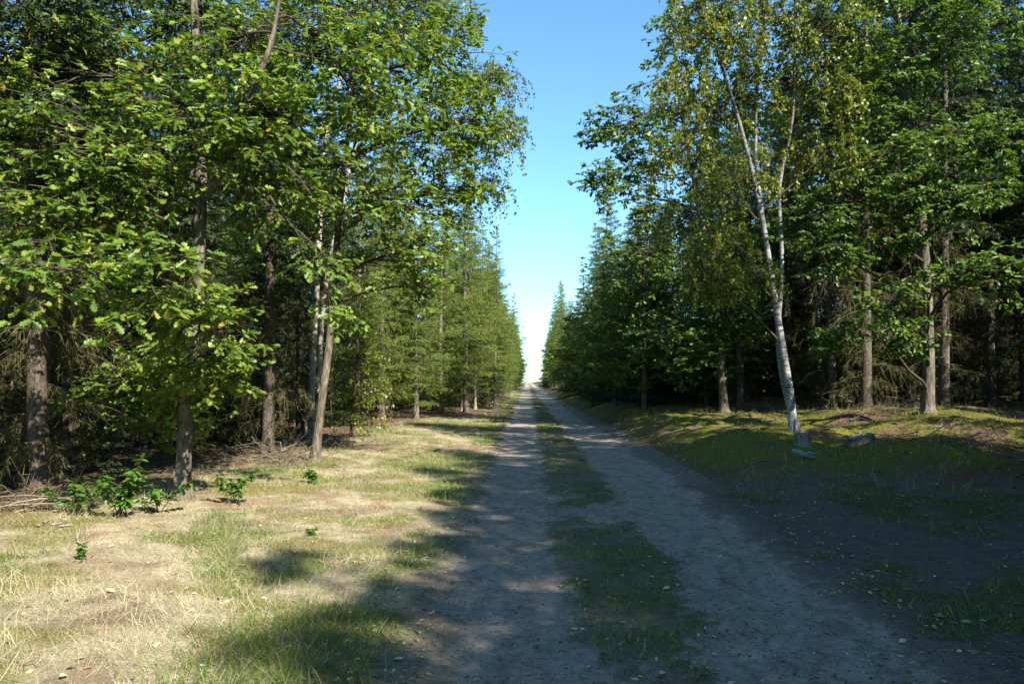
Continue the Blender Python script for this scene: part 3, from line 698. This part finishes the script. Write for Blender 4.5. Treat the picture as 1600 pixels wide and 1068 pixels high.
# woods either side: jittered grid inside the view wedge
WOOD = []
SPL = [(66, 'left of the thick reddish spruce trunk'), (285, 'between the thick reddish spruce and the near oak'), (416, 'between the near oak and the grey spruce'),
       (492, 'between the grey spruce and the leaning oak'), (611, 'between the leaning oak and the thin young birch'), (9999, 'right of the thin young birch')]
SPR = [(1132, 'left of the dark overhanging oak trunk'), (1241, 'between the overhanging oak and the white birch'), (1345, 'behind the low stump right of the birch'),
       (1450, 'just left of the tall right oak trunk'), (1530, 'just right of the tall right oak trunk'), (9999, 'at the right edge of the picture')]
def wood(side, ylo, yhi, step, kinds, inner, label, group, wedge, spans=None, s0=.85):
    y = ylo
    while y < yhi:
        x = inner(y); lim = wedge*y + 2.5
        while x < lim:
            xx = (x + R.normal()*.5)*side; yy = y + R.normal()*.5
            if free(xx, yy, 1.25) and not (-8 < xx < 0 and yy > 24):
                kind, var = kinds[int(R.integers(len(kinds)))]
                o = place(kind, var, xx, yy, label, 'spruce', group, s0 + .3*R.random(), tilt=(R.normal()*.015, R.normal()*.015)); taken.append((xx, yy))
                if spans: WOOD.append((o, spans))
            x += step*(.9 + .25*R.random())
        y += step
IK = [('spruce_tall', 0), ('spruce_tall', 1), ('spruce_tall', 0), ('spruce_mid', 0)]
wood(-1, 9, 40, 2.5, IK, lambda y: -float(xleft(y)) + 1.6, 'dark spruce standing in the shaded wood on the left', 'spruces of the left wood', .68, SPL)
wood(1, 22.5, 40, 2.5, IK, lambda y: float(np.interp(y, [12, 16, 20, 30, 40], [11.5, 10.5, 9.2, 8.4, 10.4])), 'dark spruce standing in the shaded wood on the right', 'spruces of the right wood', .66, SPR, 1.08)
bins = {}
for o, spans in WOOD:
    px = 825 + FPX*o.location.x/o.location.y
    bins.setdefault(next(t for lim, t in spans if px < lim), []).append(o)
for t, lst in bins.items():
    for k, o in enumerate(sorted(lst, key=lambda q: q.location.y)):
        o['label'] = f"dark spruce {t}, {'nearest' if k == 0 else ORD[k] + ' nearest' if k < 20 else 'deepest'} of those there"
BK = [('spruce_skirt', 0), ('spruce_skirt', 1)]
def outer(side, pts, label, group, s0=.9):
    for x, y in pts:
        xx, yy = side*(x + R.normal()*.5), y + R.normal()*.5
        if free(xx, yy, 1.3):
            place(*BK[int(R.integers(2))], xx, yy, label, 'spruce', group, (s0 if yy > 16 or s0 > .8 and side < 0 else .5 if yy < 13 else .7) + .2*R.random()); taken.append((xx, yy))
outer(1, [(x, y) for y in np.arange(9, 36, 2.7) for x in np.arange(max(17, .66*y + 4.5), max(24, .66*y+10), 2.7)], 'spruce just outside the right edge of the picture', 'spruces beyond the right edge', .95)
outer(-1, [(x, y) for y in np.arange(8, 32, 2.9) for x in np.arange(.68*y + 3.8, .68*y + 9, 2.8)], 'spruce just outside the left edge of the picture', 'spruces beside the camera on the left')
k = 0
while k < 26:
    yy = 11 + 22*R.random(); xx = float(xleft(yy)) - 1.5 - 9*R.random()
    if free(xx, yy, .7) and xx > -.66*yy:
        place('spruce_small', 0, xx, yy, 'small dark spruce of the undergrowth in the left wood', 'spruce', 'undergrowth spruces of the left wood', .5 + .8*R.random()); taken.append((xx, yy)); k += 1
k = 0
while k < 12:
    yy = 24 + 14*R.random(); xx = 10 + 9*R.random()
    if free(xx, yy, .7) and xx < .62*yy:
        place('spruce_small', 0, xx, yy, 'small dark spruce of the undergrowth in the right wood', 'spruce', 'undergrowth spruces of the right wood', .5 + .9*R.random()); taken.append((xx, yy)); k += 1
bins = {}
for o in list(COL.objects):
    g_ = o.get('group', '')
    if g_.startswith('undergrowth spruces'):
        px = 825 + FPX*o.location.x/o.location.y
        bins.setdefault(next(t for lim, t in (SPL if 'left' in g_ else SPR) if px < lim), []).append(o)
for t, lst in bins.items():
    for k, o in enumerate(sorted(lst, key=lambda q: q.location.y)):
        o['label'] = f"low bushy spruce {t}, {'nearest' if k == 0 else ORD[k] + ' nearest'} there"
wood(-1, 42.5, 52, 2.5, BK, lambda y: 8.2, 'dense dark spruce closing the back of the left wood', 'back rows of the left wood', .68)
wood(1, 43, 50, 2.6, BK, lambda y: 10.5, 'dense dark spruce closing the back of the right wood', 'back rows of the right wood', .66)
# wood edge beside and behind the camera on the right: it shades the near track
k = 0
HS = (11.0, 12.5)
edge = [(7.3, y) for y in np.arange(-12, 5.5, 1.5)] + [(8.6, 6.6), (9.3, 8.4), (10.2, 10.0)] + [(9.9, y) for y in np.arange(-13, 9, 1.8)] + [(12.4, y) for y in np.arange(-13, 6, 2.3)]
for x, y in edge:
    h = (x + (.9 if x < 9 else 1.25))/.734*(.97 + .07*R.random()); x += R.normal()*.25
    place('spruce_skirt', k, x, y + R.normal()*.2, 'unseen spruce off the right edge, added to shade the right bank', 'spruce', 'spruces beside the camera on the right', h/HS[k % 2]*(1. if x < 9 or y > 5 else 1.55), sz=h/HS[k % 2]); k += 1
for x, y, s in [(10.9, 11.6, .7), (12.7, 13.0, .66), (14.9, 14.4, .74), (13.2, 16.2, .56), (16.0, 16.4, .76), (12.0, 14.7, .48), (10.6, 13.3, .42), (14.8, 18.6, .55), (17.2, 13.2, .85), (18.4, 16.2, .95), (16.8, 19.2, .75), (19.2, 19.2, 1.)]:  # spruces added out of view to put the right bank in patchy shade
    place('spruce_skirt', k, x, y, 'unseen spruce off the right edge, added to shade the right bank', 'spruce', 'spruces beside the camera on the right', s); k += 1
for x, y, s in [(-9.5, 4, 1.), (-8.6, 7, 1.), (-11.5, 6, 1.), (-10, 1, 1.)]:
    place('spruce_tall', 0, x, y, 'spruce just outside the left edge of the picture', 'spruce', 'spruces beside the camera on the left', s)

# ------------------------------------------------------------------ small things
def stick(name, pts, r0, label, group=None, cat='branch', twigs=4, mat='twig', seed=0):
    r = np.random.default_rng(seed); pts = resample(np.array(pts, float), 9); base = pts[0].copy()
    base[2] = float(surf(base[0], base[1])); pts = pts - base
    pts[1:-1] += r.normal(size=(7, 3))*.012
    o = thing(name, base, label, cat, group)
    obj('stem', mk_mesh(name, tubes(pts[None], np.linspace(r0, r0*.35, 9)[None], 6, True), M[mat], True), o)
    for k in range(twigs):
        i = 2 + int(r.integers(6)); d = norm(pts[min(i+1, 8)] - pts[i-1] + r.normal(size=3)*np.array([.3, .3, .12]))*(.15+.25*r.random())
        q = bez(pts[i][None], (pts[i]+d*.5+r.normal(size=3)*.02)[None], (pts[i]+d)[None], 4)
        obj('twig', mk_mesh(name+'_twig', tubes(q, np.linspace(r0*.4, r0*.15, 4)[None], 4), M[mat], True), o)
    return o
def ground_line(a, c, lift=.015):
    A, B = hit(*a, surf), hit(*c, surf)
    t = np.linspace(0, 1, 7)[:, None]; P = A*(1-t) + B*t; P[:, 2] = surf(P[:, 0], P[:, 1]) + lift; return P
stick('fallen_branch', ground_line((700, 697), (598, 722)), .022, 'pale fallen branch lying across the dry verge below the larch', twigs=5, seed=1)
stick('fallen_branch', ground_line((640, 716), (580, 730)), .018, 'short fallen branch beside the pale branch on the dry verge', twigs=4, seed=2)
stick('stick', ground_line((770, 793), (808, 795), .006), .01, 'dark stick on the left wheel track', twigs=0, seed=3)
stick('stick', ground_line((1060, 706), (1195, 682), .01), .014, 'thin stick on the mossy right bank', twigs=2, seed=4)
stick('stick', ground_line((1155, 732), (1250, 716), .015), .016, 'long pale stick at the foot of the right bank', twigs=2, seed=5)
stick('stick', ground_line((0, 1035), (62, 1046), .02), .008, 'pale stick in the bottom left grass', twigs=1, seed=6)

def brush(px, py, wpx, n, label, lift=.35, seed=0):
    r = np.random.default_rng(seed); c = hit(px, py); half = wpx/FPX*c[1]/2
    P = np.column_stack([r.normal(size=n)*half*.5, r.normal(size=n)*half*.35, np.abs(r.normal(size=n))*lift*.3])
    P[:, 2] += surf(P[:, 0]+c[0], P[:, 1]+c[1]) - c[2]
    D = norm(np.column_stack([r.normal(size=n), r.normal(size=n)*.7, r.normal(size=n)*.3])); L = (.3 + .9*r.random((n, 1)))
    A = P - D*L*.5; B = P + D*L*.5
    for q in (A, B): q[:, 2] = np.maximum(q[:, 2], surf(q[:, 0]+c[0], q[:, 1]+c[1]) - c[2] + .005)
    g1 = tubes(bez(A, P + r.normal(size=(n, 3))*.06 + np.array([0, 0, .03]), B, 5), np.linspace(1, .35, 5)[None]*(.004+.008*r.random((n, 1))), 4)
    j = np.repeat(np.arange(n), 5); t = r.random((len(j), 1)); S = A[j]*(1-t) + B[j]*t
    d = norm(D[j] + r.normal(size=(len(j), 3))*.7 + np.array([0, 0, .25])); l = .1 + .25*r.random((len(j), 1))
    g2 = tubes(bez(S, S + d*l*.5 + r.normal(size=(len(j), 3))*.02, S + d*l, 3), np.repeat(np.array([[.0035, .0025, .0015]]), len(j), 0), 3)
    o = thing('brush_heap', c, label, 'brushwood')
    tag(obj('branch_tangle', mk_mesh('brush_branches', g1, M['twig'], True), o), kind='stuff'); tag(obj('twig_tangle', mk_mesh('brush_twigs', g2, M['twig']), o), kind='stuff')
brush(430, 722, 190, 70, 'brown heap of cut twigs between the spruce trunk and the leaning oak', seed=1)
brush(560, 700, 170, 60, 'low brown brushwood right of the leaning oak', .25, seed=2)
brush(60, 790, 150, 50, 'dead twigs around the foot of the far left spruce', .3, seed=3)
brush(1385, 648, 100, 40, 'dry grey twigs on the mossy bank left of the big oak', .5, seed=4)
brush(1170, 640, 70, 26, 'dry twigs on the mossy bank left of the birch', .5, seed=5)
brush(1500, 690, 180, 40, 'dark brushwood below the big oak on the right', .3, seed=6)
brush(775, 650, 60, 50, 'brown dead heather clump on the left track edge', .7, seed=7)

def sapling(px, py, h, n, label, seed, size=.1):
    r = np.random.default_rng(seed); c = hit(px, py, surf)
    o = thing('leafy_sapling', c, label, 'sapling')
    E = np.column_stack([r.normal(size=n)*h*.45, r.normal(size=n)*h*.35, h*(.5+.5*r.random(n))]); A = np.column_stack([r.normal(size=n)*.05, r.normal(size=n)*.05, np.full(n, -.02)])
    P = bez(A, E*.5 + np.array([0, 0, h*.2]), E, 7)
    for k in range(n): obj('stem', mk_mesh('sapling_stem', tubes(P[k:k+1], np.linspace(.006, .002, 7)[None], 4), M['thinbark'], True), o)
    m = 36; idx = np.repeat(np.arange(n), m); t = (.25 + .75*r.random(len(idx)))*5.99; i0 = t.astype(int); f = (t-i0)[:, None]
    pos = P[idx, i0]*(1-f) + P[idx, i0+1]*f
    d = norm(np.column_stack([r.normal(size=len(idx)), r.normal(size=len(idx)), r.normal(size=len(idx))*.35 - .15]))
    obj('foliage', mk_mesh('sapling_foliage', stamp(T_OVAL, pos, d, np.array([0, 0, 1.]) + r.normal(size=(len(idx), 3))*.35, size*(.6+.6*r.random(len(idx))), None), M['sapling']), o)
sapling(188, 808, .62, 8, 'bushy green sapling with glossy leaves left of the near oak', 1, .11)
sapling(128, 806, .5, 4, 'smaller green sapling at the left of the bushy one', 2)
sapling(250, 800, .42, 4, 'low leafy sapling against the foot of the near oak', 3)
sapling(362, 786, .4, 4, 'small green sapling right of the near oak', 4)
sapling(492, 756, .3, 3, 'tiny sapling on the brown litter below the leaning oak', 5, .09)
sapling(480, 836, .1, 2, 'lone little seedling in the dry grass of the verge', 6, .05)
sapling(128, 872, .13, 2, 'yellow-green seedling in the dry grass at the left', 7, .055)
sapling(710, 646, .9, 8, 'green bush at the foot of the pale larch trunk', 8, .1)

def stump(px, py, w, h, label, seed, tilt=0., name='tree_stump', mat='birchbark'):
    c = hit(px, py); r = np.random.default_rng(seed); k = 18; m = 7
    a = np.arange(k)*2*np.pi/k; zs_ = np.linspace(-.06, h, m)
    rr = w*.5*(1 + .22*np.exp(-zs_/.08))[:, None]*(1 + .09*np.sin(a*3+seed)+.06*r.normal(size=k))[None]*(1+.03*r.normal(size=(m, k)))
    V = np.stack([rr*np.cos(a), rr*np.sin(a), np.repeat(zs_[:, None], k, 1)], -1)
    V[-1, :, 2] += .02*r.normal(size=k); V[..., 2] += tilt*V[..., 0]*(np.arange(m)/m)[:, None]
    b_ = np.arange(m-1)[:, None]*k + np.arange(k)[None]; b2 = np.arange(m-1)[:, None]*k + (np.arange(k)[None]+1) % k
    o = thing(name, c, label, 'stump')
    obj('bark', mk_mesh('stump_bark', (V.reshape(-1, 3), np.stack([b_, b2, b2+k, b_+k], -1).ravel(), np.full((m-1)*k, 4)), M[mat], True), o)
    top = np.concatenate([V[-1]*np.array([.97, .97, 1]) + [0, 0, .003], [[0, 0, h-.015]]])
    t = np.stack([np.arange(k), (np.arange(k)+1) % k, np.full(k, k)], -1).ravel()
    obj('cut_face', mk_mesh('stump_cut', (top, t, np.full(k, 3)), M['cutwood']), o)
stump(1254, 698, .3, .26, 'short sawn stump standing right in front of the birch', 1, mat='stumpbark')
stump(1345, 692, .46, .15, 'low weathered stump half sunk in moss right of the birch', 2, .3, mat='oakbark')
# lichen-covered piece of wood
c = hit(1256, 717); q = np.array([[-.2, .03, .14], [-.1, .01, .12], [0, 0, .08], [.1, -.02, .05], [.2, -.03, .03]])
o = thing('lichen_log', c, 'pale green lichen-covered piece of wood in front of the sawn stump', 'log')
obj('log', mk_mesh('lichen_log', tubes(resample(q, 9)[None], np.array([.035, .06, .055, .06, .05, .045, .05, .04, .015])[None], 8, True), M['lichen'], True), o)
q2 = np.array([[.02, 0, .09], [.1, -.06, .12], [.16, -.1, .1]])
obj('knot', mk_mesh('lichen_knot', tubes(q2[None], np.array([[.03, .025, .01]]), 6, True), M['lichen'], True), o)
# white fungus / wood chips by the left spruce
for k, (px, py) in enumerate([(62, 822), (74, 816), (90, 820), (103, 823)]):
    c = hit(px, py, surf); r = np.random.default_rng(k)
    q = np.array([[-.06, 0, .02], [0, .01, .03], [.07, .02, .02]])
    o = obj('wood_chip', mk_mesh('wood_chip', tubes(resample(q, 5)[None], np.array([[.012, .028, .024, .02, .008]]), 5, True), M['cutwood']), None, c)
    o.rotation_euler = (0, 0, r.random()*3); o.scale = (1, 1, .6)
    tag(o, 'pale wood chip on the ground before the far left spruce', 'wood chip', 'wood chips by the far left spruce')

# ------------------------------------------------------------------ grass, moss, litter (uncountable)
def scatter(n, x0, x1, y0, y1, dens, r, p=1.):
    out = []
    tot = 0
    while tot < n:
        k = n*3
        u = r.random(k); y = y0*(y1/y0)**u
        x = x0 + (x1-x0)*r.random(k)
        sl_ = np.abs(x/y)
        ok = r.random(k) < dens(x, y)*np.where(sl_ < .7, 1., np.where(sl_ < 1.5, .4, 0.))
        out.append(np.column_stack([x[ok], y[ok]])); tot += ok.sum()
    return np.concatenate(out)[:n]
def blades(name, n, area, dens, mat, L, wdt, lean, label, cat, seed, grow=.03, tpl=T_BLADE):
    r = np.random.default_rng(seed); P = scatter(n, *area, dens, r); x, y = P.T
    z = surf(x, y) - .008
    az = r.random(n)*2*np.pi; el = np.clip(lean[0] + r.normal(size=n)*lean[1], .05, 1.5)
    d = np.column_stack([np.cos(az)*np.cos(el), np.sin(az)*np.cos(el), np.sin(el)])
    ln = L[0] + (L[1]-L[0])*r.random(n)**1.6; wd = wdt*(.6+.8*r.random(n))*(1 + grow*y)
    nn = rdir(n, r)*.7 + np.array([0, -.2, .6])
    tag(obj(name, mk_mesh(name, stamp(tpl, np.column_stack([x, y, z]), d, nn, ln, wd), M[mat])), label, cat, kind='stuff')
def d_dry(x, y):
    n = fbm(x*.9, y*.9, 41)*.5 + fbm(x*2.6, y*2.6, 44)*.5
    return sstep(-.4, .5, x - xleft(y))*sstep(-.75, -1.5, x)*(.2 + .8*sstep(.38, .55, n))*(.3 + .7*sstep(.35, .6, fbm(x*6, y*6, 91, 3)))
def d_green(x, y):
    n = fbm(x*.9, y*.9, 41)*.7 + fbm(x*2.6, y*2.6, 44)*.3
    patch = np.exp(-(((x+1.25)/.5)**2 + ((y-4.6)/.9)**2))
    return sstep(-.2, .6, x - xleft(y))*sstep(-.62, -.95, x)*np.clip(sstep(.54, .66, n + .1*sstep(2.4, 1.3, -x))*.8 + patch*2.5, 0, 1)
def d_strip(x, y):
    return (1-rut(x, y))*sstep(.15, .35, x)*sstep(1.45, 1.2, x)*(.25+.75*sstep(.36, .55, fbm(x*2, y*2, 77)))
def d_right(x, y):
    return sstep(2.35, 2.8, x)*(1-sstep(12.5, 14.5, y))*(sstep(.46, .62, fbm(x*.9, y*.9, 41)*.6 + fbm(x*2.6, y*2.6, 44)*.4)*.9 + .06)
def d_moss(x, y):
    return sstep(2.6, 3.4, x)*sstep(11.5, 13.5, y)*sstep(.4, .56, fbm(x*.9, y*.9, 41)*.6 + fbm(x*2.6, y*2.6, 44)*.4)*(1-.7*sstep(9, 13, x))
blades('dry_grass', 105000, (-9, -.6, 3.2, 40), d_dry, 'drygrass', (.02, .14), .0024, (.35, .45), 'matted dry yellow grass on the sunny left verge', 'grass', 1, .03, T_BLADE2)
def d_stalk(x, y):
    return sstep(-.6, .3, x - xleft(y))*sstep(-1.2, -1.8, x)*sstep(.52, .66, fbm(x*1.7, y*1.7, 95, 3))
blades('tall_dry_grass', 9000, (-9, -1, 3.4, 30), d_stalk, 'drygrass', (.08, .22), .0022, (.9, .35), 'taller thin dry stalks standing in tufts on the left verge', 'grass', 8)
blades('verge_moss', 16000, (-8, -1, 3.4, 24), lambda x, y: sstep(-.5, .3, x - xleft(y))*sstep(-1.2, -1.8, x)*sstep(.54, .62, fbm(x*1.3+9, y*1.3, 97, 3)), 'moss', (.02, .06), .005, (.8, .5), 'low yellow-green moss patches in the dry verge', 'moss', 9, .03, T_BLADE2)
blades('green_grass', 24000, (-9, -.5, 3.2, 45), d_green, 'grass', (.04, .17), .004, (.85, .35), 'green grass along the left edge of the track', 'grass', 2)
blades('strip_grass', 16000, (0, 1.6, 3.4, 70), d_strip, 'grass', (.025, .09), .004, (.8, .4), 'short grass on the strip between the wheel tracks', 'grass', 3, .06)
blades('sparse_grass', 12000, (2.3, 10, 3.6, 15), d_right, 'grass', (.03, .13), .004, (.7, .4), 'sparse shaded grass on the right side of the track', 'grass', 4)
blades('bank_moss', 26000, (2.6, 14, 11, 34), d_moss, 'moss', (.03, .1), .006, (.9, .4), 'yellow-green moss and grass on the right bank', 'moss', 5, .03, T_BLADE2)
blades('bank_grass', 4000, (2.6, 15, 11, 40), lambda x, y: sstep(2.6, 3.2, x)*.6, 'drygrass', (.08, .3), .0035, (1., .35), 'thin dry grass stalks on the right bank', 'grass', 6)

def litter(name, n, area, dens, label, seed, size, mat='fallen', tpl=T_OVAL):
    r = np.random.default_rng(seed); P = scatter(n, *area, dens, r); x, y = P.T
    z = surf(x, y) + .006 + .006*r.random(n)
    d = norm(np.column_stack([r.normal(size=n), r.normal(size=n), r.normal(size=n)*.2])); nn = np.array([0, 0, 1.]) + r.normal(size=(n, 3))*.3
    tag(obj(name, mk_mesh(name, stamp(tpl, np.column_stack([x, y, z]), d, nn, size*(.5+r.random(n))), M[mat])), label, 'leaf litter', kind='stuff')
d_edge = lambda x, y: np.clip(.9*np.exp(-((x+.95)/.4)**2) + .9*np.exp(-((x-2.7)/.5)**2) + .35*((x > .2) & (x < 1.3)) + .25*(x > 2.7) + .14*(x < -.9) + .03, 0, 1)*(.15 + .85*sstep(.45, .62, fbm(x*2.4, y*2.4, 71, 3)))
litter('leaf_litter', 4200, (-7, 11, 3.4, 30), d_edge, 'small scattered fallen leaves along the track edges', 1, .038)
litter('forest_litter', 9000, (-14, 14, 7, 34), lambda x, y: np.where(x < 0, sstep(.3, -.6, x-xleft(y)), sstep(6, 8, x)*.4), 'brown needle and leaf litter on the wood floor', 2, .07, 'deadneedle', T_BIRCH)
# bits and pebbles on the track
r = np.random.default_rng(5); n = 7000
P = scatter(n, -.8, 2.5, 3.4, 22, lambda x, y: rut(x, y), r); x, y = P.T
T_PEB = (np.array([(1, 0, 0), (-1, 0, 0), (0, 1, 0), (0, -1, 0), (0, 0, .7), (0, 0, -.4)])*.5, [[0, 2, 4], [2, 1, 4], [1, 3, 4], [3, 0, 4]])
tag(obj('track_pebbles', mk_mesh('track_pebbles', stamp(T_PEB, np.column_stack([x, y, ztrack(x, y)+.002]), norm(np.column_stack([r.normal(size=n), r.normal(size=n), 0*x])), np.tile([[0, 0, 1.]], (n, 1)), .005+.016*r.random(n)**3), M['pebble'])), 'fine gravel scattered over the wheel tracks', 'gravel', kind='stuff')
# single fallen leaves near the camera
r = np.random.default_rng(6); n = 6500
P = scatter(n, -.9, 2.7, 3.4, 24, lambda x, y: np.full(len(x), .5), r); x, y = P.T
tag(obj('track_debris', mk_mesh('track_debris', stamp(T_QUAD, np.column_stack([x, y, surf(x, y)+.004]), norm(np.column_stack([r.normal(size=n), r.normal(size=n), .1*r.normal(size=n)])), np.array([0, 0, 1.]) + .3*r.normal(size=(n, 3)), .012+.05*r.random(n)**2, .006+.006*r.random(n)), M['debris'])), 'dark bits of bark and twig strewn over the track', 'debris', kind='stuff')
M['fallen_single'] = single('fallen')
lm = mk_mesh('fallen_leaf', stamp(T_OVAL, np.zeros((1, 3)), np.array([[1., 0, 0]]), np.array([[0, 0, 1.]]), np.ones(1)), M['fallen_single'])
ZN = [(50, 4.0, 8, lambda x, y: np.exp(-((x-2.5-.02*y)/.35)**2), 2.0, 4.5, 'pale fallen leaf lying along the right edge of the track', 'fallen leaves on the right track edge'),
      (60, 3.9, 9, lambda x, y: np.exp(-((x+.95)/.3)**2), -1.8, -.4, 'pale fallen leaf lying along the left edge of the track', 'fallen leaves on the left track edge'),
      (50, 3.9, 8, lambda x, y: ((x > .25) & (x < 1.3))*1., .1, 1.4, 'pale fallen leaf on the grassy strip between the wheel tracks', 'fallen leaves on the middle strip'),
      (60, 3.9, 9, lambda x, y: (x < -1.4)*1., -6, -1.3, 'pale fallen leaf on the sunny dry grass of the verge', 'fallen leaves on the left verge'),
      (50, 5, 11, lambda x, y: (x > 2.9)*1., 2.8, 7, 'pale fallen leaf on the shaded ground right of the track', 'fallen leaves on the right ground')]
r = np.random.default_rng(77)
for n, y0, y1, dn, x0, x1, lab, gr in ZN:
    for x, y in scatter(n, x0, x1, y0, y1, dn, r):
        o = obj('fallen_leaf', lm, None, (x, y, float(surf(x, y)) + .012)); s = .035 + .04*r.random()
        o.scale = (s, s*1.25, s); o.rotation_euler = (r.normal()*.25, r.normal()*.25, r.random()*6.28)
        tag(o, lab, 'leaf', gr)
